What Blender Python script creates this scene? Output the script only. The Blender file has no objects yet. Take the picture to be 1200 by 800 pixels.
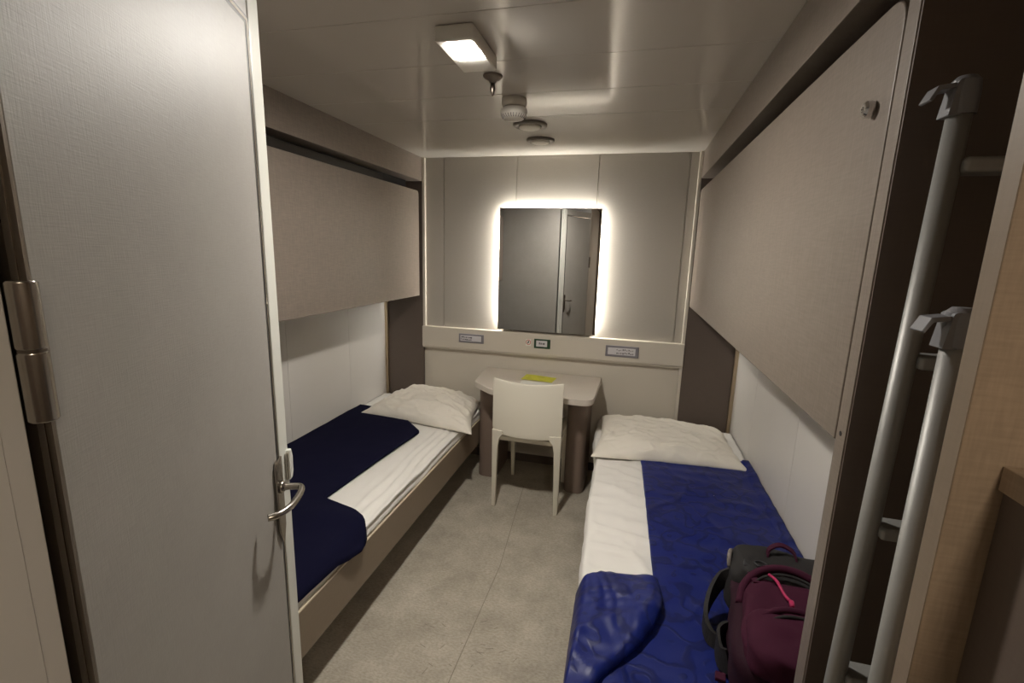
import bpy, bmesh, math, random
from mathutils import Vector, Matrix, noise
random.seed(7)
PI = math.pi
C = bpy.context.scene.collection
S = bpy.context.scene

# ------------------------------------------------------------------ materials
def mat(name, col, rough=.5, metal=0, spec=.5, emis=None, estr=0, coat=0, sheen=0):
    m = bpy.data.materials.new(name); m.use_nodes = True
    b = m.node_tree.nodes['Principled BSDF']
    b.inputs['Base Color'].default_value = (*col, 1)
    b.inputs['Roughness'].default_value = rough
    b.inputs['Metallic'].default_value = metal
    b.inputs['Specular IOR Level'].default_value = spec
    b.inputs['Coat Weight'].default_value = coat
    b.inputs['Sheen Weight'].default_value = sheen
    if emis:
        b.inputs['Emission Color'].default_value = (*emis, 1)
        b.inputs['Emission Strength'].default_value = estr
    return m

def s2l(r, g, b):
    f = lambda v: ((v/255+.055)/1.055)**2.4 if v/255 > .04045 else v/255/12.92
    return (f(r), f(g), f(b))

def nd(m, t, **kw):
    n = m.node_tree.nodes.new(t)
    for k, v in kw.items(): setattr(n, k, v)
    return n

def add_noise(m, scales, amount, bump=.0, dist=.001, detail=3, rough_var=0, thresh=None):
    """procedural mottling in object space; scales = list of xyz scale triples mixed together"""
    nt = m.node_tree; L = nt.links.new; b = nt.nodes['Principled BSDF']
    tc = nd(m, 'ShaderNodeTexCoord')
    val = None
    for sc in scales:
        mp = nd(m, 'ShaderNodeMapping'); mp.inputs['Scale'].default_value = sc
        L(tc.outputs['Object'], mp.inputs['Vector'])
        n = nd(m, 'ShaderNodeTexNoise'); n.inputs['Scale'].default_value = 1; n.inputs['Detail'].default_value = detail
        L(mp.outputs[0], n.inputs['Vector'])
        if val is None: val = n.outputs['Fac']
        else:
            a = nd(m, 'ShaderNodeMath', operation='ADD'); L(val, a.inputs[0]); L(n.outputs['Fac'], a.inputs[1]); val = a.outputs[0]
    mr = nd(m, 'ShaderNodeMapRange'); k = len(scales)
    mr.inputs['From Min'].default_value = .3*k; mr.inputs['From Max'].default_value = .7*k
    mr.inputs['To Min'].default_value = 1-amount; mr.inputs['To Max'].default_value = 1+amount
    L(val, mr.inputs['Value'])
    mx = nd(m, 'ShaderNodeVectorMath', operation='SCALE')
    mx.inputs[0].default_value = b.inputs['Base Color'].default_value[:3]
    L(mr.outputs[0], mx.inputs['Scale']); L(mx.outputs[0], b.inputs['Base Color'])
    if bump:
        bp = nd(m, 'ShaderNodeBump'); bp.inputs['Strength'].default_value = bump; bp.inputs['Distance'].default_value = dist
        L(val, bp.inputs['Height']); L(bp.outputs[0], b.inputs['Normal'])
    return m

WEAVE = [(22, 22, 230), (230, 230, 22)]
LAM = s2l(122, 111, 101)
M = {}
M['laminate'] = add_noise(mat('taupe_linen_laminate', LAM, .42), WEAVE, .17, .35, .0006)
M['laminate_tan'] = add_noise(mat('tan_linen_laminate', s2l(160, 140, 118), .5), WEAVE, .16, .3, .0006)
M['column'] = add_noise(mat('brown_laminate', s2l(96, 84, 76), .45), WEAVE, .06, .2, .0005)
M['far_panel'] = add_noise(mat('far_wall_panel', s2l(168, 162, 152), .4), [(60, 60, 300)], .02)
M['door'] = add_noise(mat('door_linen_laminate', s2l(150, 146, 140), .5, spec=.4), [(40, 40, 520), (520, 520, 40), (7, 7, 7)], .11, .45, .0005)
M['white_panel'] = add_noise(mat('white_wall_panel', s2l(214, 210, 204), .38), [(3, 3, 3)], .02)
M['cream'] = add_noise(mat('cream_painted_panel', s2l(206, 198, 184), .4), [(3, 3, 3)], .02)
M['ceiling'] = add_noise(mat('glossy_ceiling_panel', s2l(190, 184, 175), .13, spec=.6), [(2, 2, 2)], .02)
M['frame_white'] = add_noise(mat('painted_door_frame', s2l(214, 210, 203), .35), [(4, 4, 4)], .02)
M['edge_white'] = mat('pale_door_edge', s2l(206, 206, 198), .3)
M['steel'] = mat('brushed_steel', (.40, .37, .33), .24, 1)
M['steel_dark'] = mat('dark_steel', (.22, .19, .16), .3, 1)
M['chrome'] = mat('chrome', (.75, .75, .76), .14, 1)
M['gold_trim'] = mat('bronze_edge_strip', (.55, .45, .32), .35, 1)
M['black'] = mat('black_shadow_gap', (.012, .011, .011), .5)
M['slot_rail'] = mat('dark_bronze_profile', (.022, .018, .015), .4, .2)
M['alu'] = add_noise(mat('satin_aluminium', (.30, .295, .28), .48, .35), [(90, 90, 3)], .04)
M['grey_plastic'] = mat('grey_plastic_cap', s2l(118, 118, 122), .4)
M['dark_plastic'] = mat('dark_plastic', (.03, .03, .033), .4)
M['bed_rail'] = add_noise(mat('bed_rail_laminate', s2l(132, 117, 100), .45), WEAVE, .06, .2, .0005)
M['bed_edge'] = mat('pale_rail_edging', s2l(208, 195, 172), .45)
M['desk'] = add_noise(mat('desk_top_laminate', s2l(205, 196, 184), .35), [(300, 20, 20)], .03)
M['pedestal'] = add_noise(mat('pedestal_laminate', s2l(125, 108, 97), .5), WEAVE, .05, .2, .0005)
M['chair'] = mat('cream_chair_plastic', s2l(228, 222, 206), .42)
M['mattress'] = mat('mattress_ticking', s2l(225, 215, 190), .8)
M['sheet'] = add_noise(mat('white_bed_sheet', s2l(226, 223, 217), .85, spec=.2, sheen=.1), [(7, 7, 7), (400, 400, 400)], .02, .25, .002)
M['pillow'] = add_noise(mat('white_pillowcase', s2l(228, 222, 210), .85, spec=.2, sheen=.1), [(9, 9, 9), (300, 300, 300)], .02, .3, .003)
M['navy'] = add_noise(mat('navy_blanket_cloth', s2l(15, 15, 38), .95, spec=.1), [(350, 350, 350)], .12, .3, .001)
M['light_white'] = mat('white_fixture', s2l(215, 210, 200), .4)
M['vent_grey'] = mat('vent_rim', s2l(120, 113, 103), .4)
M['plate_grey'] = mat('grey_socket_plate', s2l(128, 125, 130), .4)
M['socket_white'] = mat('pale_socket_insert', s2l(205, 202, 204), .4)
M['sock_dark'] = mat('socket_marks', s2l(92, 88, 92), .5)
M['green'] = mat('dark_green_sign_border', s2l(38, 66, 45), .4)
M['red'] = mat('red_sticker', s2l(190, 70, 62), .5)
M['yellow'] = mat('yellow_paper', s2l(208, 206, 66), .6)
M['paper'] = mat('white_paper', s2l(225, 225, 215), .6)
M['maroon'] = add_noise(mat('maroon_pack_fabric', s2l(62, 18, 40), .85, spec=.25), [(500, 500, 500), (9, 9, 9)], .14, .4, .001)
M['maroon_dark'] = add_noise(mat('dark_maroon_fabric', s2l(42, 13, 28), .8, spec=.25), [(500, 500, 500)], .12, .4, .001)
M['pack_black'] = add_noise(mat('charcoal_pack_fabric', s2l(40, 38, 38), .7, spec=.3), [(500, 500, 500)], .12, .4, .001)
M['pink'] = mat('pink_zip_cord', s2l(176, 36, 86), .5)
M['mirror'] = mat('mirror_glass', (.88, .88, .87), .012, 1)
M['lamp'] = mat('lamp_diffuser', (1, 1, 1), .5, emis=(1, .945, .865), estr=520)
M['led'] = mat('mirror_led_strip', (1, 1, 1), .5, emis=(1, .96, .88), estr=84)
M['hall_lamp'] = mat('hall_lamp_diffuser', (1, 1, 1), .5, emis=(1, .87, .70), estr=88)

# floor: grey-beige speckled vinyl with dirt
m = mat('beige_vinyl_floor', s2l(172, 163, 149), .5, spec=.4)
nt = m.node_tree; L = nt.links.new; b = nt.nodes['Principled BSDF']
tc = nd(m, 'ShaderNodeTexCoord')
def fnoise(scale, detail=4, rough=.6, sc=(1, 1, 1)):
    mp = nd(m, 'ShaderNodeMapping'); mp.inputs['Scale'].default_value = sc; L(tc.outputs['Object'], mp.inputs[0])
    n = nd(m, 'ShaderNodeTexNoise'); n.inputs['Scale'].default_value = scale; n.inputs['Detail'].default_value = detail
    n.inputs['Roughness'].default_value = rough; L(mp.outputs[0], n.inputs['Vector']); return n.outputs['Fac']
def ramp(src, stops):
    r = nd(m, 'ShaderNodeValToRGB'); L(src, r.inputs[0]); e = r.color_ramp.elements
    e[0].position, e[0].color = stops[0][0], (*stops[0][1], 1); e[1].position, e[1].color = stops[1][0], (*stops[1][1], 1)
    for p, c in stops[2:]: q = e.new(p); q.color = (*c, 1)
    return r.outputs[0]
c1 = ramp(fnoise(5, 8, .72), [(.3, s2l(160, 152, 138)), (.68, s2l(196, 188, 173))])
c2 = ramp(fnoise(70, 3, .6, (1, 2.2, 1)), [(.35, (.78, .77, .74)), (.6, (1, 1, 1))])
c3 = ramp(fnoise(16, 6, .75), [(.25, (.66, .63, .58)), (.36, (1, 1, 1))])
def mul(a, c):
    x = nd(m, 'ShaderNodeVectorMath', operation='MULTIPLY'); L(a, x.inputs[0]); L(c, x.inputs[1]); return x.outputs[0]
L(mul(mul(c1, c2), c3), b.inputs['Base Color'])
bp = nd(m, 'ShaderNodeBump'); bp.inputs['Strength'].default_value = .15; bp.inputs['Distance'].default_value = .001
L(fnoise(90, 2), bp.inputs['Height']); L(bp.outputs[0], b.inputs['Normal'])
M['floor'] = m

# satin royal-blue bedspread with embossed swirls
m = mat('royal_blue_satin', s2l(18, 38, 122), .45, spec=.4, sheen=.0)
nt = m.node_tree; L = nt.links.new; b = nt.nodes['Principled BSDF']
tc = nd(m, 'ShaderNodeTexCoord')
n1 = nd(m, 'ShaderNodeTexNoise'); n1.inputs['Scale'].default_value = 9; L(tc.outputs['Object'], n1.inputs[0])
mixv = nd(m, 'ShaderNodeMixRGB'); mixv.inputs[0].default_value = .13; L(tc.outputs['Object'], mixv.inputs[1]); L(n1.outputs['Color'], mixv.inputs[2])
vo = nd(m, 'ShaderNodeTexVoronoi', feature='SMOOTH_F1'); vo.inputs['Smoothness'].default_value = .9; vo.inputs['Scale'].default_value = 15; L(mixv.outputs[0], vo.inputs['Vector'])
sn = nd(m, 'ShaderNodeMath', operation='MULTIPLY'); L(vo.outputs['Distance'], sn.inputs[0]); sn.inputs[1].default_value = 16
si = nd(m, 'ShaderNodeMath', operation='SINE'); L(sn.outputs[0], si.inputs[0])
mr = nd(m, 'ShaderNodeMapRange'); mr.inputs['From Min'].default_value = .3; mr.inputs['From Max'].default_value = .9; L(si.outputs[0], mr.inputs[0])
cr = nd(m, 'ShaderNodeMixRGB'); L(mr.outputs[0], cr.inputs[0]); cr.inputs[1].default_value = (*s2l(13, 29, 100), 1); cr.inputs[2].default_value = (*s2l(9, 21, 80), 1)
L(cr.outputs[0], b.inputs['Base Color'])
bp = nd(m, 'ShaderNodeBump'); bp.inputs['Strength'].default_value = .4; bp.inputs['Distance'].default_value = .0016
L(mr.outputs[0], bp.inputs['Height']); L(bp.outputs[0], b.inputs['Normal'])
M['satin'] = m

# ------------------------------------------------------------------ mesh helpers
def box(bm, x0, y0, z0, x1, y1, z1):
    vs = [bm.verts.new((x, y, z)) for x in (x0, x1) for y in (y0, y1) for z in (z0, z1)]
    for f in ((0,1,3,2),(4,6,7,5),(0,4,5,1),(2,3,7,6),(0,2,6,4),(1,5,7,3)):
        bm.faces.new([vs[i] for i in f])
    return vs
def prism(bm, poly, z0, z1, xf=None):
    """poly: list of (a,b); extruded along third axis. xf maps (a,b,c)->Vector"""
    xf = xf or (lambda a, b, c: Vector((a, b, c)))
    lo = [bm.verts.new(xf(a, b, z0)) for a, b in poly]; hi = [bm.verts.new(xf(a, b, z1)) for a, b in poly]
    n = len(poly)
    bm.faces.new(lo[::-1]); bm.faces.new(hi)
    for i in range(n): bm.faces.new((lo[i], lo[(i+1) % n], hi[(i+1) % n], hi[i]))
def rounded(poly, r, seg=6):
    out = []
    n = len(poly)
    rr = r if isinstance(r, (list, tuple)) else [r]*n
    for i in range(n):
        p = Vector(poly[i]); a = Vector(poly[i-1]); c = Vector(poly[(i+1) % n])
        if rr[i] <= 0: out.append(tuple(p)); continue
        d1 = (a-p).normalized(); d2 = (c-p).normalized()
        ang = d1.angle(d2); t = min(rr[i]/math.tan(ang/2), (a-p).length*.48, (c-p).length*.48)
        A = p+d1*t; B = p+d2*t
        for k in range(seg+1):
            s = k/seg; out.append(tuple(A*(1-s)**2+p*2*s*(1-s)+B*s*s))
    return out
def tube(bm, pts, r, seg=12, cap=True, closed=False):
    pts = [Vector(p) for p in pts]; n = len(pts)
    rs = r if isinstance(r, (list, tuple)) else [r]*n
    rings = []; up = None
    for i, p in enumerate(pts):
        if closed: t = pts[(i+1) % n]-pts[i-1]
        else: t = (pts[min(i+1, n-1)]-pts[max(i-1, 0)])
        t.normalize()
        if up is None:
            up = Vector((0, 0, 1)) if abs(t.z) < .9 else Vector((1, 0, 0))
        up = (up-t*up.dot(t)).normalized(); s = t.cross(up)
        rings.append([bm.verts.new(p+(up*math.cos(a)+s*math.sin(a))*rs[i]) for a in (2*PI*k/seg for k in range(seg))])
    m_ = n if closed else n-1
    for i in range(m_):
        A, B = rings[i], rings[(i+1) % n]
        for k in range(seg): bm.faces.new((A[k], A[(k+1) % seg], B[(k+1) % seg], B[k]))
    if cap and not closed:
        bm.faces.new(rings[0][::-1]); bm.faces.new(rings[-1])
def ribbon(bm, pts, w, th, side):
    """flat strap following pts; side = width direction"""
    pts = [Vector(p) for p in pts]; rings = []
    for i, p in enumerate(pts):
        t = (pts[min(i+1, len(pts)-1)]-pts[max(i-1, 0)]).normalized()
        s = Vector(side); s = (s-t*s.dot(t)).normalized(); n = t.cross(s)
        rings.append([bm.verts.new(p+s*a*w/2+n*b_*th/2) for a, b_ in ((-1,-1),(1,-1),(1,1),(-1,1))])
    for A, B in zip(rings, rings[1:]):
        for k in range(4): bm.faces.new((A[k], A[(k+1) % 4], B[(k+1) % 4], B[k]))
    bm.faces.new(rings[0][::-1]); bm.faces.new(rings[-1])
def lathe(bm, prof, seg=32, c=(0, 0, 0)):
    """prof: (r,z) list about the z axis through c"""
    rings = []
    for r, z in prof:
        if r < 1e-6: rings.append([bm.verts.new((c[0], c[1], c[2]+z))])
        else: rings.append([bm.verts.new((c[0]+r*math.cos(2*PI*k/seg), c[1]+r*math.sin(2*PI*k/seg), c[2]+z)) for k in range(seg)])
    for A, B in zip(rings, rings[1:]):
        for k in range(seg):
            k2 = (k+1) % seg
            if len(A) == 1 and len(B) == 1: continue
            if len(A) == 1: bm.faces.new((A[0], B[k], B[k2]))
            elif len(B) == 1: bm.faces.new((A[k], A[k2], B[0]))
            else: bm.faces.new((A[k], A[k2], B[k2], B[k]))
def smoothpts(pts, n=6):
    P = [Vector(p) for p in pts]; out = []
    for i in range(len(P)-1):
        p0, p1, p2, p3 = P[max(i-1, 0)], P[i], P[i+1], P[min(i+2, len(P)-1)]
        for k in range(n):
            t = k/n
            out.append(.5*((2*p1)+(p2-p0)*t+(2*p0-5*p1+4*p2-p3)*t*t+(3*p1-p0-3*p2+p3)*t**3))
    out.append(P[-1]); return out
def obj(name, bm, material, parent=None, bevel=0, seg=2, smooth=False, subsurf=0, solid=0):
    bmesh.ops.recalc_face_normals(bm, faces=bm.faces)
    me = bpy.data.meshes.new(name); bm.to_mesh(me); bm.free()
    o = bpy.data.objects.new(name, me); C.objects.link(o)
    me.materials.append(M[material] if isinstance(material, str) else material)
    if solid:
        md = o.modifiers.new('solid', 'SOLIDIFY'); md.thickness = solid; md.offset = 0
    if bevel:
        md = o.modifiers.new('bevel', 'BEVEL'); md.width = bevel; md.segments = seg; md.limit_method = 'ANGLE'; md.angle_limit = .6
    if subsurf:
        md = o.modifiers.new('sub', 'SUBSURF'); md.levels = md.render_levels = subsurf
    if smooth or bevel or subsurf:
        for p in me.polygons: p.use_smooth = True
        if smooth != 'all' and not subsurf:
            me.polygons.foreach_set('use_smooth', [True]*len(me.polygons))
            try:
                md = o.modifiers.new('wn', 'WEIGHTED_NORMAL'); md.keep_sharp = True
            except Exception: pass
            me.update()
            for e in me.edges: pass
            import bmesh as _b
            bb = _b.new(); bb.from_mesh(me)
            for e in bb.edges:
                if len(e.link_faces) == 2 and e.calc_face_angle(0) > .7 and not bevel: e.smooth = False
            bb.to_mesh(me); bb.free()
    if parent: o.parent = parent
    return o
def nb(): return bmesh.new()
def bx(name, mt, parent, *co, bevel=.0, **k):
    bm = nb(); box(bm, *co); return obj(name, bm, mt, parent, bevel=bevel, **k)
def thing(name, label, cat, loc=(0, 0, 0), group=None, kind=None):
    o = bpy.data.objects.new(name, None); C.objects.link(o); o.location = loc
    o.empty_display_size = .1
    if label: o['label'] = label
    if cat: o['category'] = cat
    if group: o['group'] = group
    if kind: o['kind'] = kind
    return o
def tag(o, label, cat, group=None):
    o['label'] = label; o['category'] = cat
    if group: o['group'] = group
    return o
def struct(o, label=None, cat=None):
    o['kind'] = 'structure'
    if label: o['label'] = label
    if cat: o['category'] = cat
    return o

# ------------------------------------------------------------------ room dimensions (metres, camera above the origin)
XL, XR = -1.80, .70        # white side walls
FL, FR = -1.49, .371       # faces of the soffits and folded bunks
D = 3.20                   # far wall
H = 2.183                   # ceiling
SB = 2.024                 # bottom of the soffits
NY = .94                  # near end of the left bunks
PY = .86                   # near end of the right bunks

# floor and its weld seam
bm = nb(); box(bm, -1.95, -1.3, -.06, .95, D+.1, 0)
fl = struct(obj('floor', bm, 'floor'), 'grey-beige mottled vinyl floor running between the two beds', 'floor')
bm = nb(); tube(bm, [(-.537, .9, .0002), (-.537, 1.4, .0002), (-.532, 2.0, .0002), (-.60, 2.82, .0002)], .0016, 6)
obj('floor_seam', bm, mat('floor_weld_seam', s2l(138, 129, 114), .7), fl)
bm = nb()
for i in range(26):
    x = random.gauss(-.52, .13); y = random.gauss(1.42, .16); a = random.uniform(-.5, 1.6); l = random.uniform(.008, .035)
    tube(bm, [(x, y, .0002), (x+l*math.cos(a), y+l*math.sin(a), .0002)], .0008, 5)
obj('scuff_marks', bm, mat('scuff', s2l(124, 115, 101), .8), fl)['kind'] = 'stuff'

# ceiling of glossy boards running across the room
bm = nb(); box(bm, -1.95, -1.3, H+.012, .95, D+.1, H+.08)
ce = struct(obj('ceiling', bm, 'black'), 'glossy pale ceiling of wide boards above the cabin', 'ceiling')
ys = [-1.3, -.99, -.66, -.33, 0, .33, .66, .99, 1.32, 1.65, 1.98, 2.31, D+.1]
bm = nb()
for a, c in zip(ys, ys[1:]): box(bm, -1.95, a+.0009, H, .95, c-.0009, H+.012)
obj('ceiling_board', bm, 'ceiling', ce, bevel=.0015)

# left wall (white panels with joints)
def panel_wall(name, x, thick, joints, mt, label):
    bm = nb()
    for a, c in zip(joints, joints[1:]): box(bm, min(x, x+thick), a+.001, 0, max(x, x+thick), c-.001, H)
    box(bm, min(x+thick*.3, x+thick*1.3), joints[0], 0, max(x+thick*.3, x+thick*1.3), joints[-1], H)
    return struct(obj(name, bm, mt), label, 'wall')
panel_wall('wall_left', XL, -.06, [NY-.04, 1.5, 2.10, 2.68, D+.1], 'white_panel', 'white panelled wall behind the left bunks')
panel_wall('wall_right', XR, .06, [PY, 1.44, 2.02, 2.67, D+.1], 'white_panel', 'white panelled wall behind the right bunks')
# far wall: cream lower part, taupe boards above
bm = nb(); box(bm, -1.95, D, 0, .85, D+.1, H)
wf = struct(obj('wall_far', bm, 'cream'), 'far wall with backlit mirror, cream below and taupe boards above', 'wall')
bm = nb()
for a, c in ((FL, -1.33), (-1.33, -.80), (-.80, -.253), (-.253, .30), (.30, FR)):
    box(bm, a+.0016, D-.012, .93, c-.0016, D-.002, H)
obj('upper_board', bm, 'far_panel', wf, bevel=.003)
bm = nb(); box(bm, FL, D-.008, 0, FR, D, .06)
struct(obj('baseboard_far', bm, 'column'))

# brown columns at the far corners, with bronze edging against the white walls
def col(name, x0, x1, label):
    return struct(bx(name, 'column', None, x0, D-.03, 0, x1, D, H, bevel=.002), label, 'panel')
col('trim_1', XL, FL, 'brown corner panel at the head of the left bed')
col('trim_2', FR, XR, 'brown corner panel at the head of the right bed')
struct(bx('trim_3', 'gold_trim', None, XL, D-.05, 0, XL+.022, D-.029, H, bevel=.002))
struct(bx('trim_4', 'gold_trim', None, XR-.022, D-.05, 0, XR, D-.029, H, bevel=.002))
struct(bx('trim_5', 'cream', None, FL, D-.034, .94, FL+.022, D-.011, H, bevel=.003))
struct(bx('trim_6', 'cream', None, FR-.02, D-.034, 0, FR, D-.0085, H, bevel=.003))

# soffits above the folded bunks
struct(bx('trim_7', 'laminate', None, XL, NY, SB, FL, D-.012, H, bevel=.002), 'taupe soffit above the left upper bunk', 'soffit')
struct(bx('trim_8', 'laminate', None, FR, PY+.036, SB, XR, D-.012, H, bevel=.002), 'taupe soffit above the right upper bunk', 'soffit')

# walls closing off the wet unit behind the open door and the entry lobby
struct(bx('wall_near', 'door', None, -1.86, NY-.045, 0, -.832, NY, H), 'plain taupe wall at the foot of the left bunks', 'wall')
struct(bx('wall_lobby_left', 'frame_white', None, -.86, -1.2, 0, -.578, .27, H), 'pale wall and door frame beside the hinge', 'wall')
struct(bx('wall_wet_unit', 'door', None, -.95, .27, 0, -.86, NY-.045, H))
struct(bx('wall_entry', 'column', None, -.95, -1.3, 0, .95, -1.2, H), 'brown wall behind the camera', 'wall')
struct(bx('wall_lobby_right', 'laminate', None, XR+.06, -1.2, 0, XR+.12, PY+.04, H))

# ------------------------------------------------------------------ folded upper bunks
def upper_bunk(side, y0, y1, zb, zt, label, lock):
    f, back = (FL, XL) if side < 0 else (FR, XR)
    s = -1 if side < 0 else 1                         # direction away from the room
    t = thing('upper_bunk', label, 'bunk bed', (f+s*.15, (y0+y1)/2, zb), group='folded upper bunks')
    lf = lambda x: x-(f+s*.15)
    my = (y0+y1)/2
    # front panel with rounded corners, profile drawn in the y-z plane
    poly = rounded([(y0-my, 0), (y1-my, 0), (y1-my, zt-zb), (y0-my, zt-zb)], [.004, .004, .03, .05], 6)
    bm = nb(); prism(bm, poly, 0, .03, lambda a, b_, c: Vector((lf(f)+s*c, a, b_)))
    obj('front_panel', bm, 'laminate', t, bevel=.003)
    x0, x1 = sorted((lf(f)+s*.031, lf(back)-s*.0005))
    bx('bunk_tray', 'slot_rail', t, x0, y0-my+.01, .012, x1, y1-my-.01, zt-zb-.10, bevel=.004)
    # dark profile in the gap above the panel
    x0, x1 = sorted((lf(f)+s*.05, lf(f)+s*.075))
    bx('top_profile', 'slot_rail', t, x0, y0-my+.01, zt-zb-.099, x1, y1-my-(.40 if side < 0 else .02), SB-zb-.022, bevel=.003)
    bx('gap_backing', 'black', t, *[v for v in (sorted((lf(f)+s*.10, lf(f)+s*.11))[0], y0-my+.005, zt-zb-.099, sorted((lf(f)+s*.10, lf(f)+s*.11))[1], y1-my, SB-zb-.002)])
    if lock:
        bm = nb(); lathe(bm, [(0, 0), (.0115, 0), (.0135, -.003), (.0135, -.012), (.010, -.016), (.005, -.016), (.004, -.012), (0, -.012)], 24)
        o = obj('lock', bm, 'chrome', t, smooth=True); o.rotation_euler = (0, PI/2*1, 0)
        o.location = (lf(f)-.0005, .955-my, 1.80-zb)
        bm = nb(); tube(bm, [(0, 0, -.0125), (0, 0, -.0135)], .0022, 8); obj('keyhole', bm, 'dark_plastic', o)
    return t
upper_bunk(-1, NY+.01, 3.115, 1.218, 1.951, 'taupe folded upper bunk high on the left wall, above the navy blanket bed', False)
upper_bunk(1, PY+.039, 3.14, 1.238, 1.952, 'taupe folded upper bunk high on the right wall, with a round chrome lock', True)

# end panel of the right bunks with a screw hole
t = thing('end_panel', 'tall narrow-edged brown partition at the foot of the right bunks, between bed and ladders', 'panel', (FR, PY, 0))
bx('board', 'laminate', t, 0, 0, 0, XR+.058-FR, .035, H-.001, bevel=.0015)
bx('ladder_side_shade', 'column', t, .002, -.004, 0, XR+.058-FR, 0, H-.001)  # darker sheet paints in the shade on the unlit niche side
bm = nb(); tube(bm, [(-.0006, .018, 1.257), (.0006, .018, 1.257)], .0045, 12); obj('screw_hole', bm, 'black', t)

# ------------------------------------------------------------------ lower beds
def bed(side, y0, y1, xr, label):
    """xr: room-side face of the rail"""
    back = XL if side < 0 else XR; s = -1 if side < 0 else 1
    t = thing('bed', label, 'bed', ((xr+back)/2, (y0+y1)/2, 0), group='lower beds')
    cx, cy = t.location.x, t.location.y
    o = lambda x: x-cx
    a, b_ = sorted((o(xr), o(xr)+s*.022))
    r = bx('side_rail', 'bed_rail', t, a, y0-cy, .215, b_, y1-cy, .385, bevel=.0015)
    e = bx('edge_strip', 'bed_edge', r, a-.0008, y0-cy-.001, .385, b_+.0005, y1-cy+.001, .3915, bevel=.001)
    a, b_ = sorted((o(xr)+s*.022, o(back)-s*.004))
    bx('end_board', 'bed_rail', t, a, y0-cy, .215, b_, y0-cy+.02, .385, bevel=.0015)
    bx('end_board', 'bed_rail', t, a, y1-cy-.02, .215, b_, y1-cy, .385, bevel=.0015)
    bx('bed_base', 'bed_rail', t, a, y0-cy+.02, .23, b_, y1-cy-.02, .25)
    for k in (0, 1):
        yy = (y0-cy+.12) if k == 0 else (y1-cy-.16)
        a2, b2 = sorted((o(xr)+s*.32, o(xr)+s*.74))
        bx('support', 'column', t, a2, yy, 0, b2, yy+.04, .23, bevel=.002)
    return t
bed(-1, NY+.01, 3.13, -.957, 'low brown bed frame along the left wall, under the navy blanket')
bed(1, PY+.042, 3.13, -.098, 'low brown bed frame along the right wall, under the royal blue blanket')

def mattress(x0, y0, x1, y1, label):
    bm = nb(); box(bm, x0, y0, .25, x1, y1, .420)
    o = obj('mattress', bm, 'mattress', None, bevel=.03, seg=5)
    return tag(o, label, 'mattress', 'mattresses')
mattress(-1.788, NY+.035, -.985, 3.10, 'cream mattress on the left bed, edge showing above its rail')
mattress(-.068, PY+.067, .688, 3.10, 'cream mattress on the right bed, under the royal blue blanket')

def nz(x, y, s, seed=0):
    return noise.noise(Vector((x*s+seed*7.3, y*s-seed*3.1, seed*1.7)))
def rid(x, y, s, seed=0, p=4):
    return max(0, 1-2.6*abs(nz(x, y, s, seed)))**p
def cloth(bm, rows, cols, fn):
    """fn(u,v)->Vector grid"""
    g = [[bm.verts.new(fn(j/cols, i/rows)) for j in range(cols+1)] for i in range(rows+1)]
    for i in range(rows):
        for j in range(cols): bm.faces.new((g[i][j], g[i][j+1], g[i+1][j+1], g[i+1][j]))
def interp(tab, y):
    tab = sorted(tab)
    if y <= tab[0][0]: return tab[0][1]
    for (a, p), (c, q) in zip(tab, tab[1:]):
        if y <= c: t = (y-a)/(c-a); return p+(q-p)*t
    return tab[-1][1]

# left sheet: rumpled, edge tucked loosely above the rail
def lsheet(u, v):
    y = NY+.03+(3.10-NY-.03)*v
    xe = -.966
    W = .835
    s_ = u*(W+.05)                                  # arc length from the wall
    if s_ < W-.03:
        x = -1.792+s_*(xe+.012+1.792)/(W-.03); z = .440
    else:
        t = (s_-(W-.03))/.08; x = xe-.012+.014*math.sin(min(t, 1)*PI/2); z = .440-.044*t
    d = (x+1.0)
    edge = math.exp(-((x+1.04)/.07)**2)
    z += .006*nz(x*1.2, y*.5, 6, 1)+.003*nz(x, y, 17, 2)+.006*rid(x*1.6+y*.5, y*.5, 4, 5)*(.3+.7*abs(nz(x, y, 2, 9))*2)
    z += edge*(.010*math.sin(x*120+5*nz(x, y, 2.5, 3))+.006*nz(x*2.5, y*.4, 14, 4))
    x += edge*.006*nz(x, y, 7, 6)
    if y < 1.50: z -= .014*min(1, (1.50-y)/.05)
    return Vector((x, y, max(z, .395)))
bm = nb(); cloth(bm, 130, 70, lsheet)
tag(obj('bed_sheet', bm, 'sheet', None, smooth='all', solid=.003), 'white rumpled sheet on the left bed, showing beside the navy blanket', 'sheet', 'bed sheets')

def rsheet(u, v):
    y = PY+.06+(3.08-PY-.06)*v
    xe = interp([(PY, -.086), (1.43, -.098), (1.9, -.117), (2.42, -.120), (2.7, -.15), (3.1, -.15)], y)+.006*nz(0, y, 9, 3)
    s_ = u*1.12
    if s_ < 1: x = xe+.012+(1-s_)*(.690-xe-.012); z = .440
    else:
        t = (s_-1)/.12; x = xe+.012-.014*math.sin(t*PI/2); z = .440-.05*t
    z += .005*nz(x, y, 5, 11)+.006*math.exp(-((x+.0)/.16)**2)*nz(x*.6, y*1.8, 9, 12)+.002*nz(x, y, 20, 13)+.011*rid(x*.7+y*.25, y*1.7, 4, 15)+.007*rid(x-y*.3, y, 8, 16)
    return Vector((x, y, max(z, .393)))
bm = nb(); cloth(bm, 130, 70, rsheet)
tag(obj('bed_sheet', bm, 'sheet', None, smooth='all', solid=.003), 'white sheet on the right bed, a strip left of the royal blue blanket', 'sheet', 'bed sheets')

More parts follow.
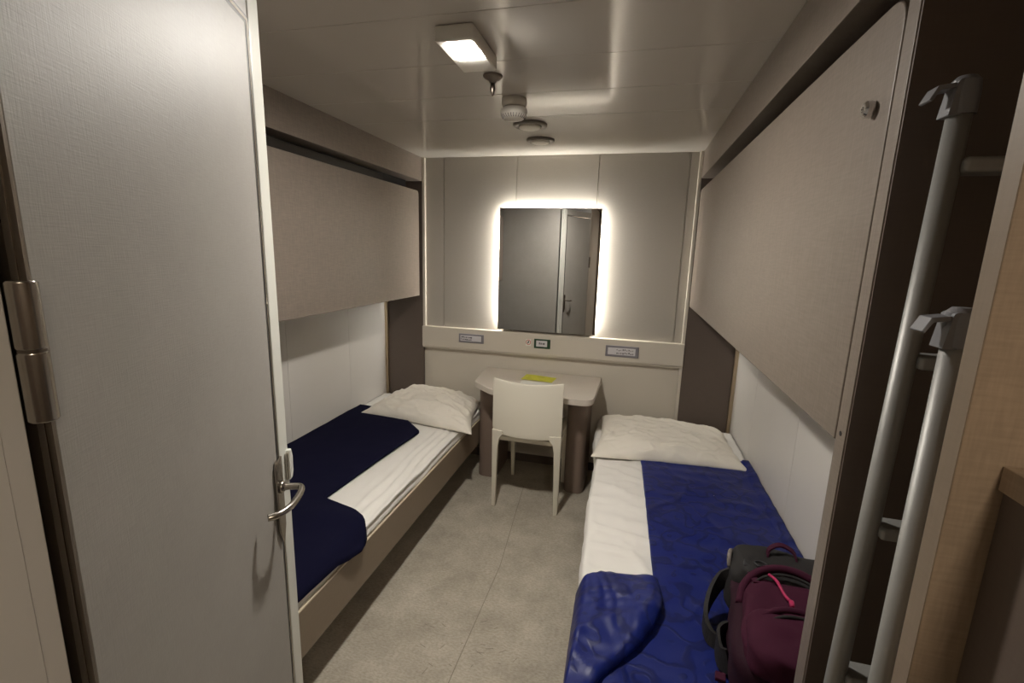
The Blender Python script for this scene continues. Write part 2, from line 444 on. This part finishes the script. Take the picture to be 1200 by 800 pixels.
# left navy blanket
LR = [(1.05, -.962), (1.30, -.953), (1.42, -.930), (1.47, -.945), (1.52, -.985), (1.57, -1.06), (1.60, -1.17), (1.62, -1.243), (2.0, -1.222), (2.455, -1.185), (2.73, -1.478), (2.775, -1.745)]
def lblank(u, v):
    v2 = v
    y = NY+.035+(2.775-NY-.035)*v2
    xr = interp(LR, y)
    x = -1.793+(xr+1.793)*u
    z = .455+.004*nz(x, y, 5, 21)+.0015*nz(x, y, 16, 22)
    if y < 1.62: z += .012*math.exp(-((y-1.50)/.06)**2)*max(0, min(1, (x+1.3)/.15))
    if x > -1.0: z -= .045*((x+1.0)/.05)**1.5
    return Vector((x, y, max(z, .401)))
bm = nb(); cloth(bm, 150, 60, lblank)
tag(obj('blanket', bm, 'navy', None, smooth='all', solid=.014), 'plain dark navy blanket spread along the left bed', 'blanket')

# right blue blanket: flat part, and the near corner folded back over the sheet
RLx = [(.92, -.07), (1.25, -.07), (1.42, .12), (1.49, .150), (2.03, .137), (2.42, .126), (2.56, .112), (2.61, .20), (2.62, .4)]
def rblank(u, v):
    y = PY+.065+(2.61-PY-.065)*v
    xl = interp(RLx, y)
    x = xl+(.693-xl)*u
    z = .453+.004*nz(x, y, 6, 31)+.002*nz(x, y, 15, 32)+.004*nz(x*.5, y*2, 8, 37)+.004*rid(x, y, 5, 38)
    if x < -.03: z -= .03*((-.03-x)/.05)
    if x > .66: z += .01
    return Vector((x, y, z))
FLAP = [(-.100, 1.432), (.155, 1.495), (.168, 1.40), (.165, 1.33), (.135, 1.255), (.02, 1.10), (-.02, .95), (-.096, .95)]
def flap(u, v):
    # v: 0 near ... 1 fold line; u: 0 aisle ... 1 inner edge
    y0 = .945; yt = 1.432+.063*u
    y = y0+(yt-y0)*v
    xl = -.090-.010*v
    xr = interp([(.94, -.055), (1.06, .0), (1.17, .09), (1.25, .136), (1.33, .163), (1.40, .168), (1.495, .153)], y)
    x = xl+(xr-xl)*u
    z = .480+.008*nz(x, y, 9, 41)+.003*nz(x, y, 20, 43)+.0026*math.sin(52*(x-y)+7*nz(x, y, 7, 2))*math.sin(52*(x+y)+7*nz(x, y, 7, 8))+.003*nz(x, y, 13, 46)+.006*rid(x+y*.4, y-x*.4, 5, 45)
    z -= .014*(v**22)
    z += .020*math.exp(-((u-.88)/.16)**2)*math.exp(-((y-1.27)/.14)**2)
    z -= .012*(u**22)
    if u < .12: z -= .075*((.12-u)/.12)**1.6
    return Vector((x, y, z))
bm = nb(); cloth(bm, 130, 70, rblank); cloth(bm, 60, 50, flap)
tag(obj('blanket', bm, 'satin', None, smooth='all', solid=.012), 'shiny royal blue embossed bedspread on the right bed, near corner folded back', 'blanket')

# pillows: cloth shells pinned at four corners
def pillow(c, puff, seed, label, base, sag=0, ctr=.5):
    """c: corners near-left, near-right, far-right, far-left"""
    c = [Vector(p) for p in c]
    N = 60
    bm = nb(); top = {}; bot = {}
    for i in range(N+1):
        for j in range(N+1):
            u, v = j/N, i/N
            p = (c[0]*(1-u)+c[1]*u)*(1-v)+(c[3]*(1-u)+c[2]*u)*v
            U, V = 2*u-1, 2*v-1
            # sides bow inwards between the corner ears
            cen = (c[0]+c[1]+c[2]+c[3])/4
            k = .085*((1-U*U)*abs(V)**3+(1-V*V)*abs(U)**3)
            p = p+(cen-p)*k
            h = max(0, (1-abs(U)**2.6))**.55*max(0, (1-abs(V)**2.6))**.55
            w = .012*nz(u*1.4, v*1.4, 4, seed)+.006*nz(u*2, v*2, 7, seed+1)+.0025*nz(u*3, v*2, 16, seed+2)+.012*rid(u*1.2+v*.8, v*1.5, 4, seed+5)+.009*rid(u-v*.6, u*.5+v, 7, seed+6)
            r = .007*math.sin(16*math.atan2(V, U)+4*nz(u, v, 3, seed+3))*(max(abs(U), abs(V))**6)*min(1, h*4)
            zt = p.z+puff*h+(w+r)*min(1, h*2.5)
            zb_ = max(base, p.z-puff*.35*h)
            top[i, j] = bm.verts.new((p.x, p.y, zt))
            bot[i, j] = top[i, j] if (i in (0, N) or j in (0, N)) else bm.verts.new((p.x, p.y, min(zb_, zt-.001)))
    for i in range(N):
        for j in range(N):
            bm.faces.new((top[i, j], top[i, j+1], top[i+1, j+1], top[i+1, j]))
            q = (bot[i, j], bot[i+1, j], bot[i+1, j+1], bot[i, j+1])
            if len(set(q)) == 4:
                try: bm.faces.new(q)
                except ValueError: pass
    o = obj('pillow', bm, 'pillow', None, subsurf=1)
    return tag(o, label, 'pillow', 'bed pillows')
pillow([(-1.70, 2.62, .462), (-.858, 2.50, .457), (-.985, 3.06, .475), (-1.57, 3.15, .50)], .104, 51,
       'white pillow lying at the head of the left bed', .4455)
pillow([(-.150, 2.40, .462), (.674, 2.475, .462), (.635, 2.98, .475), (-.140, 3.05, .475)], .090, 67,
       'white crumpled pillow at the head of the right bed', .4475)
# pillowcase opening flap on the right pillow
def pflap(u, v):
    x = .09+.20*u; y = 2.44-.03*v*(1-.5*u)+.02*u+.004*nz(u*3, v*2, 3, 5); z = .459+.014*(1-v)+.006*math.sin(u*11)*(v)
    return Vector((x, y, z))

# ------------------------------------------------------------------ desk
t = thing('desk', 'small pale desk with rounded corners and two brown pedestals against the far wall', 'desk', (-.57, 2.95, 0))
dl = lambda x, y: (x+.57, y-2.95)
poly = rounded([dl(-.992, D-.009), dl(-.955, 2.80), dl(-.80, 2.665), dl(-.165, 2.622), dl(-.150, D-.009)], [0, .07, .10, .09, 0], 8)
bm = nb(); prism(bm, poly, .668, .705); obj('desktop', bm, 'desk', t, bevel=.004, seg=3)
for x0, x1, yf in ((-.952, -.812, 2.878), (-.338, -.205, 2.825)):
    poly = rounded([dl(x0, D-.009), dl(x0, yf), dl(x1, yf), dl(x1, D-.009)], [0, .06, .06, 0], 8)
    bm = nb(); prism(bm, poly, 0, .668); obj('pedestal', bm, 'pedestal', t, bevel=.002)
bx('back_rail', 'pedestal', t, -.812+.57, 3.15-2.95, .56, -.338+.57, 3.168-2.95, .668)

# leaflets on the desk
def sheetpaper(name, x, y, w, h, rot, z, mt, label, cat):
    bm = nb()
    N = 8
    g = [[bm.verts.new(((j/N-.5)*w, (i/N-.5)*h, .002*math.sin(3*j/N+i/N))) for j in range(N+1)] for i in range(N+1)]
    for i in range(N):
        for j in range(N): bm.faces.new((g[i][j], g[i][j+1], g[i+1][j+1], g[i+1][j]))
    o = obj(name, bm, mt, None, solid=.0015); o.location = (x, y, z); o.rotation_euler = (0, 0, rot)
    return tag(o, label, cat)
o = sheetpaper('leaflet', -.560, 3.005, .215, .13, -.10, .7082, 'yellow', 'yellow printed leaflet lying on the desk behind the chair back', 'leaflet')
bm = nb()
for k in range(5): box(bm, -.08, -.045+.02*k, .0, -.08+random.uniform(.08, .15), -.041+.02*k, .0004)
q = obj('printed_lines', bm, mat('olive_print', s2l(150, 150, 50), .6), o); q.location = (0, 0, .0022)
sheetpaper('white_leaflet', -.55, 2.85, .21, .12, .04, .7082, 'paper', 'white paper lying on the desk in front of the yellow leaflet', 'leaflet')

# ------------------------------------------------------------------ chair
t = thing('chair', 'cream plastic chair with its back to the camera, pulled up to the desk', 'chair', (-.535, 2.74, 0))
cx, cy = -.535, 2.74
W2 = .207
def yb(x): return -.195-.050*(1-(x/W2)**2)                 # back curves towards the camera
bm = nb()
def cb(u, v):
    x = (2*u-1)*W2
    z = .478+(.815-.478)*v
    z += .010*math.exp(-((1-v)/.05)**2)*(abs(2*u-1)**2-.5)
    if v == 0: z += .03*abs(2*u-1)**6
    return Vector((x, yb(x)-.004*math.sin(PI*v)+.03*(v-.0)*0, z))
cloth(bm, 18, 28, cb)
obj('backrest', bm, 'chair', t, smooth='all', solid=.014, bevel=.004)
for s in (-1, 1):
    # rear leg: flat tapering blade with a fillet into the back
    pr = [(W2+.004, .50), (W2+.002, .30), (W2-.002, 0), (W2-.024, 0), (W2-.031, .25), (W2-.036, .40), (W2-.045, .45), (W2-.068, .485), (W2-.068, .505)]
    bm = nb(); prism(bm, [(s*a, z) for a, z in pr], -.016, .014, lambda a, b_, c: Vector((a, yb(a)+c+.002, b_)))
    obj('leg', bm, 'chair', t, bevel=.003)
    bm = nb()
    for z0, z1, w0, w1 in ((0, .44, .011, .018),):
        a = [bm.verts.new((s*(W2-.030)+i*w0, .225+j*w0, z0)) for i, j in ((-1,-1),(1,-1),(1,1),(-1,1))]
        c = [bm.verts.new((s*(W2-.028)+i*w1, .205+j*w1, z1)) for i, j in ((-1,-1),(1,-1),(1,1),(-1,1))]
        bm.faces.new(a[::-1]); bm.faces.new(c)
        for k in range(4): bm.faces.new((a[k], a[(k+1) % 4], c[(k+1) % 4], c[k]))
    obj('leg', bm, 'chair', t, bevel=.003)
poly = rounded([(-W2+.006, -.20), (W2-.006, -.20), (W2-.006, .235), (-W2+.006, .235)], [.01, .01, .04, .04], 6)
bm = nb(); prism(bm, poly, .432, .462); obj('seat', bm, 'chair', t, bevel=.006, seg=3)

# ------------------------------------------------------------------ far wall: ledge, mirror, plates
LY = 3.150
t = thing('wall_ledge', 'cream service ledge running along the far wall under the mirror', 'ledge', (-.56, D, .837))
bm = nb(); box(bm, FL+.56+.001, LY-D, 0, FR+.56-.001, -.0005, .152); obj('duct', bm, 'cream', t, bevel=.004)
bx('lower_lip', 'cream', t, FL+.561, LY-D+.010, -.012, FR+.559, -.009, -.0005, bevel=.002)

t = thing('wall_mirror', 'tall rectangular mirror lit from behind on the far wall', 'mirror', (-.56, 3.158, 1.005))
mx0, mx1, mz = -.905+.56, -.214+.56, .838
bx('glass', 'mirror', t, mx0, -.003, 0, mx1, .002, mz)
bx('backing', 'light_white', t, mx0+.03, .003, .01, mx1-.03, .0285, mz-.03)
bm = nb()
box(bm, mx0+.022, .006, .04, mx0+.0295, .022, mz-.022); obj('led_strip', bm, 'led', t)
bm = nb(); box(bm, mx1-.0295, .006, .04, mx1-.022, .022, mz-.022); obj('led_strip', bm, 'led', t)
bm = nb(); box(bm, mx0+.03, .006, mz-.0295, mx1-.03, .022, mz-.022); obj('led_strip', bm, 'led', t)

def socket(x0, x1, z0, z1, split, label):
    t = thing('socket_plate', label, 'socket', ((x0+x1)/2, LY, (z0+z1)/2), group='socket plates on the ledge')
    w, h = (x1-x0)/2, (z1-z0)/2
    bx('plate', 'plate_grey', t, -w, -.007, -h, w, -.0002, h, bevel=.002)
    bx('insert', 'socket_white', t, -w*.86, -.010, -h*.62, w*.80, -.007, h*.62, bevel=.0015)
    bm = nb()
    rnd = random.Random(int(x0*100))
    a, c = (-w*.80, w*.05) if split < 0 else (-w*.35, w*.72)
    n = 9
    for k in range(n):
        x = a+(c-a)*(k+.2)/n
        for q in (-1, 1):
            zz = q*h*.28+rnd.uniform(-.003, .003)
            box(bm, x, -.0106, zz-.005, x+rnd.uniform(.004, .010), -.0101, zz+rnd.uniform(.001, .006))
    obj('contacts', bm, 'sock_dark', t)
    return t
socket(-1.195, -1.003, .888, .953, -1, 'long grey socket plate on the ledge above the left pillow')
socket(-.134, .084, .872, .948, 1, 'long grey socket plate on the ledge above the right pillow')
t = thing('light_switch', 'small dark green framed plate on the ledge below the mirror', 'switch', (-.573, LY, .921))
bx('plate', 'green', t, -.058, -.007, -.033, .058, -.0002, .033, bevel=.002)
bx('insert', 'socket_white', t, -.042, -.010, -.020, .036, -.007, .023, bevel=.0015)
bm = nb()
for a in (-.022, -.010, .003, .012): box(bm, a, -.0106, -.004, a+.008, -.0101, .006+abs(a)*.2)
obj('mark', bm, 'sock_dark', t)
t = thing('sticker', 'tiny red round sticker on the ledge left of the green plate', 'sticker', (-.673, LY, .925))
bm = nb(); tube(bm, [(.015*math.cos(a), -.001, .017*math.sin(a)) for a in [2*PI*k/24 for k in range(24)]], .0022, 6, closed=True); obj('ring', bm, 'red', t)
bm = nb(); tube(bm, [(-.004, -.0012, -.008), (.004, -.0012, .010)], .004, 6); obj('symbol', bm, 'dark_plastic', t)
bx('white_backing', 'paper', t, -.018, -.0008, -.026, .018, -.0001, .022)

# ------------------------------------------------------------------ ceiling fittings
t = thing('ceiling_light', 'square white lamp glowing on the ceiling', 'lamp', (-.553, 1.487, H))
bx('housing', 'light_white', t, -.050, -.115, -.043, .068, .13, -.0005, bevel=.006, seg=3)
bx('diffuser', 'lamp', t, -.026, -.085, -.0450, .060, .020, -.0432, bevel=.0)
t = thing('sprinkler', 'small metal sprinkler head on the ceiling behind the lamp', 'sprinkler', (-.548, 1.775, H))
bm = nb(); lathe(bm, [(0, 0), (.036, -.0003), (.036, -.004), (.028, -.012), (.014, -.018), (.012, -.026), (0, -.026)], 28); obj('rosette', bm, 'steel_dark', t, smooth='all')
bm = nb(); lathe(bm, [(0, -.026), (.008, -.026), (.010, -.045), (.006, -.060), (.003, -.070), (0, -.070)], 16); obj('nozzle', bm, 'steel_dark', t, smooth='all')
t = thing('smoke_detector', 'two-tier cream smoke detector hanging from the ceiling', 'smoke detector', (-.535, 2.045, H))
bm = nb(); lathe(bm, [(0, 0), (.052, -.0003), (.054, -.012), (.052, -.028), (.046, -.033), (0, -.033)], 36); obj('base', bm, 'light_white', t, smooth='all')
bm = nb(); lathe(bm, [(0, -.033), (.047, -.034), (.055, -.042), (.057, -.055), (.053, -.070), (.040, -.080), (.022, -.083), (0, -.083)], 36); b_ = obj('chamber', bm, 'light_white', t, smooth='all')
bm = nb()
for k in range(28):
    a = 2*PI*k/28; ca, sa = math.cos(a), math.sin(a)
    tube(bm, [(ca*.0545, sa*.0545, -.067), (ca*.043, sa*.043, -.0785)], .0016, 5)
obj('vent_slots', bm, 'sock_dark', b_)
for (x, y, r, lab) in ((-.552, 2.44, .086, 'larger round pale ceiling vent just behind the smoke detector'), (-.562, 2.765, .080, 'round pale ceiling vent nearest the far wall')):
    t = thing('ceiling_vent', lab, 'vent', (x, y, H), group='round ceiling vents')
    bm = nb(); lathe(bm, [(0, -.0003), (r, -.0003), (r, -.008), (r-.004, -.014), (r-.016, -.014), (r-.020, -.009), (0, -.009)], 48); obj('rim', bm, 'vent_grey', t, smooth='all')
    bm = nb(); lathe(bm, [(0, -.009), (r-.028, -.0095), (r-.030, -.018), (r-.040, -.0215), (0, -.0225)], 48); obj('disc', bm, 'light_white', t, smooth='all')
# second lamp in the entry lobby behind the camera (its warm light falls on the wardrobe side)
t = thing('lobby_light', 'square lamp on the lobby ceiling behind the camera', 'lamp', (.50, -.62, H))
bx('housing', 'light_white', t, -.10, -.10, -.036, .10, .10, -.0005, bevel=.006, seg=3)
bx('diffuser', 'hall_lamp', t, -.08, -.08, -.0385, .08, .08, -.0362)

# ------------------------------------------------------------------ the open door (left)
t = thing('door_1', 'open grey linen-textured cabin door filling the left of the view', 'door', (-.535, .303, 0), kind='structure')
ang = math.atan2(.9196, -.393)
t.rotation_euler = (0, 0, ang)            # local +x along the leaf, local -y towards the camera side
# (local y axis = rotated +90deg: points away from the room side)
LT = .034; DH = 2.045
leaf = bx('door_leaf', 'door', t, .004, 0, .012, .5905, LT, DH, bevel=.001)
bx('edge_profile', 'edge_white', t, .591, -.002, .012, .649, LT+.002, DH, bevel=.0035, seg=3)
bx('hinge_edge', 'steel_dark', t, 0, .0005, .012, .0038, LT, DH)
bx('hinge_edge_lip', 'steel', t, -.0015, .006, .012, 0, .012, DH)
GZ = 1.983
bm = nb()
def strip(bm, y0, y1, e):  # frame-shaped inlay: outer at .5505, width
    box(bm, .5800-e, y0, .10, .5880+e, y1, GZ+e)
    box(bm, .045, y0, GZ-.008-e, .5800-e, y1, GZ+e)
strip(bm, -.0006, .0001, .0040); obj('inlay_gap', bm, 'dark_plastic', t)
bm = nb(); strip(bm, -.0016, -.0006, -.0012); obj('inlay_strip', bm, 'steel', t)
# handle plate, spindle and return lever
poly = [(0.5480, 1.050), (0.5560, 1.068), (0.5890, 1.068), (0.5895, 0.895), (0.5720, 0.856), (0.5510, 0.895)]
bm = nb(); prism(bm, poly, -.0075, -.0016, lambda a, b_, c: Vector((a, c, b_))); hp = obj('handle_plate', bm, 'steel', t, bevel=.0015)
bm = nb(); lathe(bm, [(0, 0), (.014, 0), (.014, .006), (.010, .009), (0, .009)], 24)
o = obj('rose', bm, 'steel', hp, smooth='all'); o.rotation_euler = (PI/2, 0, 0); o.location = (0.5680, -.0075, 1.000)
pts = smoothpts([(0.5680, -.010, 1.000), (0.5690, -.040, 1.000), (0.5630, -.054, 0.999), (0.5360, -.057, 0.996), (0.4910, -.052, 0.994), (0.4610, -.036, 0.993), (0.4510, -.018, 0.992)], 5)
bm = nb(); tube(bm, pts, .0075, 12); obj('lever', bm, 'steel', hp, smooth='all')
bm = nb(); poly = [(0.6260, 0.988), (0.6260, 1.048), (0.6330, 1.062), (0.6440, 1.062), (0.6515, 1.042), (0.6515, 1.002), (0.6420, 0.988)]
prism(bm, poly, -.012, .010, lambda a, b_, c: Vector((a, c, b_))); obj('latch_guard', bm, 'edge_white', t, bevel=.002)
bm = nb(); box(bm, 0.6220, -.0085, 0.990, 0.6295, -.0021, 1.056); obj('latch_plate', bm, 'steel', t, bevel=.001)
# hinge
hg = bx('hinge', 'steel', t, -.004, -.0012, 1.380, .010, .0, 1.510)
for z0, z1, mt in ((1.379, 1.4465, 'steel'), (1.449, 1.512, 'steel')):
    bm = nb(); lathe(bm, [(0, z0), (.010, z0), (.0115, z0+.002), (.0115, z1-.002), (.010, z1), (0, z1)], 28, (-.005, .002, 0)); obj('barrel', bm, mt, hg, smooth=True)
bm = nb(); lathe(bm, [(0, 1.4465), (.0105, 1.4465), (.0105, 1.449), (0, 1.449)], 28, (-.005, .002, 0)); obj('washer', bm, 'steel_dark', hg)
# door frame beside the hinge
fr = bx('door_frame', 'frame_white', None, -.610, .16, 0, -.5415, .2870, H-.001, bevel=.002)
struct(fr, 'pale painted door frame at the far left', 'door frame')
bx('frame_face', 'frame_white', fr, -.5425, .16, 0, -.5405, .268, H-.001, bevel=.002)
struct(bx('trim_9', 'frame_white', None, -.577, -1.2, 0, -.548, .158, H-.001, bevel=.002))

# ------------------------------------------------------------------ partition and shelf unit on the right
t = thing('wardrobe_partition', 'tan laminate partition panel at the right edge, right of the ladders', 'panel', (.36, .58, 0))
bx('board', 'laminate_tan', t, 0, 0, 0, .399, .026, H-.001, bevel=.001)
bx('edge_strip', 'bed_rail', t, -.0012, 0, 0, -.0001, .026, H-.001)
t = thing('shelf_unit', 'brown shelf with panel below it, coloured dark for shade, at the far right edge', 'shelf', (.40, .30, 0))
bx('shelf', 'laminate_tan', t, 0, -.28, 1.312, .358, .279, 1.340, bevel=.0015)
bx('lower_panel', 'column', t, .006, -.28, 0, .022, .279, 1.3115)  # dark brown stands in for the shade under the shelf
bx('end_board', 'column', t, .022, -.28, 0, .358, -.262, 1.3115)

# ------------------------------------------------------------------ bunk ladders leaning in the niche
def ladder(top, bot, w, rungs, label):
    top = Vector(top); bot = Vector(bot)
    t = thing('bunk_ladder', label, 'ladder', (bot.x, bot.y, 0), group='aluminium bunk ladders')
    T = top-Vector((bot.x, bot.y, 0)); B = bot-Vector((bot.x, bot.y, 0))
    r = .0140
    for k in (0, 1):
        off = Vector((w*k, 0, 0))
        bm = nb(); tube(bm, [B+off, T+off], r, 20); rl = obj('rail', bm, 'alu', t, smooth='all')
        # cap: block around the rail top with a flat hook arm and a lip
        bm = nb(); c = T+off
        tube(bm, [c+Vector((0, 0, -.030)), c+Vector((0, 0, -.002)), c+Vector((0, 0, .012)), c+Vector((0, 0, .018))], [.0165, .0170, .0155, .010], 20)
        pl = rounded([(-.020, -.032), (-.014, .012), (.004, .014), (.004, -.032)], [.001, .006, .006, .001], 3)
        prism(bm, pl, -.013, .013, lambda a, b_, q: c+Vector((a, q, b_)))
        cap = obj('rail_cap', bm, 'grey_plastic', rl, bevel=.001)
        bm = nb()
        hk = [(-.016, .008), (-.036, .005), (-.044, -.012), (-.040, -.014), (-.033, -.001), (-.016, .002)]
        prism(bm, hk, -.013, .013, lambda a, b_, q: c+Vector((a, q-.10*a*0, b_)))
        obj('hook', bm, 'grey_plastic', rl, bevel=.001)
        bm = nb(); tube(bm, [B+off+Vector((0, 0, 0)), B+off+Vector((0, 0, .03))], .0165, 16); obj('foot', bm, 'dark_plastic', rl)
    for z in rungs:
        f = z/top.z; p = B.lerp(T, f)
        bm = nb(); box(bm, p.x+.008, p.y-.022, z-.010, p.x+w-.008, p.y+.022, z+.010)
        rg = obj('rung', bm, 'alu', t, bevel=.006, seg=3)
    return t
ladder((.408, .790, 1.775), (.362, .775, 0), .315, [.06+.27*k for k in range(7)], 'taller aluminium bunk ladder with grey hooked cap, standing beside the bunk end panel')
ladder((.3865, .668, 1.482), (.377, .664, 0), .315, [.10+.27*k for k in range(5)], 'shorter aluminium bunk ladder with grey hooked cap, partly behind the tan partition')

# ------------------------------------------------------------------ backpack lying on the right bed
def superell(bm, c, s, e=.35, nu=36, nv=24, seed=0, amp=.0, taper=0):
    def sp(v, p): return math.copysign(abs(v)**p, v)
    rows = []
    for i in range(nv+1):
        ph = -PI/2+PI*i/nv
        if i in (0, nv): rows.append([bm.verts.new(Vector(c)+Vector((0, 0, sp(math.sin(ph), e)*s[2])))]); continue
        row = []
        for j in range(nu):
            th = 2*PI*j/nu
            x = sp(math.cos(ph), e)*sp(math.cos(th), e)*s[0]; y = sp(math.cos(ph), e)*sp(math.sin(th), e)*s[1]; z = sp(math.sin(ph), e)*s[2]
            x *= 1+taper*(y/s[1])
            d = amp*nz(x*1.0+c[0], y+c[1], 14, seed+z*3)
            p = Vector((x, y, z)); p += p.normalized()*d
            row.append(bm.verts.new(Vector(c)+p))
        rows.append(row)
    for A, B in zip(rows, rows[1:]):
        for k in range(nu):
            k2 = (k+1) % nu
            if len(A) == 1: bm.faces.new((A[0], B[k2], B[k]))
            elif len(B) == 1: bm.faces.new((A[k], A[k2], B[0]))
            else: bm.faces.new((A[k], A[k2], B[k2], B[k]))
bp_ = thing('backpack', 'maroon backpack with charcoal top and pink zip cords lying on the right bed', 'backpack', (.445, 1.0, .468))
bp_.rotation_euler = (0, 0, -.16)
bm = nb(); superell(bm, (0, .225, .085), (.148, .225, .078), .42, 60, 40, 1, .014, -.05); obj('main_body', bm, 'maroon_dark', bp_, smooth='all')
bm = nb(); superell(bm, (0, .165, .150), (.125, .165, .045), .45, 60, 36, 2, .018, -.08); obj('front_panel', bm, 'maroon', bp_, smooth='all')
bm = nb(); superell(bm, (0, .075, .175), (.118, .095, .045), .5, 56, 32, 3, .018, -.05); obj('front_pocket', bm, 'maroon', bp_, smooth='all')
# charcoal lid across the top end
bm = nb(); superell(bm, (0.004, .395, .110), (.156, .088, .090), .42, 60, 36, 4, .014); obj('lid', bm, 'pack_black', bp_, smooth='all')
bm = nb(); tube(bm, smoothpts([(-.150, .385, .150), (-.152, .400, .175), (-.146, .440, .170), (-.143, .465, .13)], 5), .007, 8); obj('lid_binding', bm, mat('grey_binding', s2l(120, 112, 105), .6), bp_, smooth='all')
# maroon yoke arching under the lid, with seams
def arc(y0, z0, w, rise, zr, n=9):
    return smoothpts([(w*math.cos(PI-PI*k/n), y0+rise*math.sin(PI*k/n), z0+zr*math.sin(PI*k/n)) for k in range(n+1)], 4)
bm = nb(); tube(bm, arc(.225, .150, .128, .125, .058), .011, 10); obj('yoke', bm, 'maroon', bp_, smooth='all')
bm = nb(); tube(bm, arc(.055, .180, .112, .105, .040), .008, 10); obj('pocket_piping', bm, 'maroon', bp_, smooth='all')
bm = nb(); tube(bm, arc(.030, .185, .105, .100, .040), .004, 8); obj('pocket_zip', bm, 'pack_black', bp_, smooth='all')
bm = nb(); tube(bm, arc(.205, .155, .118, .120, .050), .004, 8); obj('panel_zip', bm, 'pack_black', bp_, smooth='all')
for (x, y) in ((-.055, .305), (.065, .310)):
    bm = nb(); tube(bm, smoothpts([(x, y, .207), (x+.014, y-.035, .216), (x+.028, y-.075, .210), (x+.038, y-.100, .212)], 6), .0042, 8)
    o = obj('zip_cord', bm, 'pink', bp_, smooth='all')
    bm = nb(); superell(bm, (x+.041, y-.110, .212), (.006, .012, .006), .6, 16, 10); obj('cord_end', bm, 'pink', o, smooth='all')
# haul loop, shoulder strap, buckle straps, tag
bm = nb(); ribbon(bm, smoothpts([(-.050, .400, .178), (-.046, .425, .212), (-.015, .440, .228), (.022, .432, .215), (.030, .410, .180)], 6), .016, .005, (0, 1, .2)); obj('haul_loop', bm, 'maroon', bp_)
bm = nb(); ribbon(bm, smoothpts([(-.130, .395, .12), (-.165, .385, .10), (-.195, .340, .055), (-.205, .285, .025), (-.190, .235, .012), (-.150, .215, .010), (-.120, .21, .014)], 6), .042, .012, (0, .25, 1)); obj('shoulder_strap', bm, 'pack_black', bp_)
bm = nb(); ribbon(bm, smoothpts([(-.150, .235, .045), (-.172, .20, .045), (-.165, .15, .030), (-.145, .13, .040)], 6), .06, .008, (0, .1, 1)); obj('hip_wing', bm, 'pack_black', bp_)
for x in (-.098, .10):
    bm = nb(); ribbon(bm, smoothpts([(x-.028, .395, .185), (x-.012, .36, .192), (x, .32, .188), (x+.012, .275, .192)], 5), .019, .003, (1, .2, 0)); s_ = obj('lid_strap', bm, 'maroon', bp_)
    bm = nb(); box(bm, x-.020, .335, .188, x+.014, .368, .200); obj('buckle', bm, 'dark_plastic', s_, bevel=.004, seg=3)
bm = nb(); tube(bm, [(-.072+.016*math.cos(a), .352+.013*math.sin(a), .203) for a in [2*PI*k/20 for k in range(20)]], .003, 8, closed=True); obj('ring', bm, 'dark_plastic', bp_, smooth='all')
bm = nb(); box(bm, -.176, .085, .010, -.150, .110, .022); obj('red_tag', bm, 'maroon', bp_, bevel=.003)

# ------------------------------------------------------------------ world, camera, view
w = bpy.data.worlds.new('World'); S.world = w; w.use_nodes = True
w.node_tree.nodes['Background'].inputs[0].default_value = (.8, .75, .7, 1)
w.node_tree.nodes['Background'].inputs[1].default_value = .02
cam = bpy.data.cameras.new('Camera'); co = bpy.data.objects.new('Camera', cam); C.objects.link(co)
X = Vector((.96802889, .07407874, -.23965061)); Y = Vector((.2492667, -.17729533, .95206748)); Z = Vector((.02803902, -.98136574, -.19009236))
R = Matrix(((X[0], -X[1], -X[2]), (Y[0], -Y[1], -Y[2]), (Z[0], -Z[1], -Z[2])))
co.matrix_world = Matrix.Translation((0, 0, 1.55)) @ R.to_4x4()
cam.sensor_width = 36; cam.lens = 542.365/1200*36; cam.clip_start = .01; cam.clip_end = 50
S.camera = co
S.view_settings.view_transform = 'Standard'; S.view_settings.look = 'None'
S.view_settings.exposure = .64; S.view_settings.gamma = 1; S.view_settings.use_curve_mapping = False
S.cycles.sample_clamp_indirect = 6
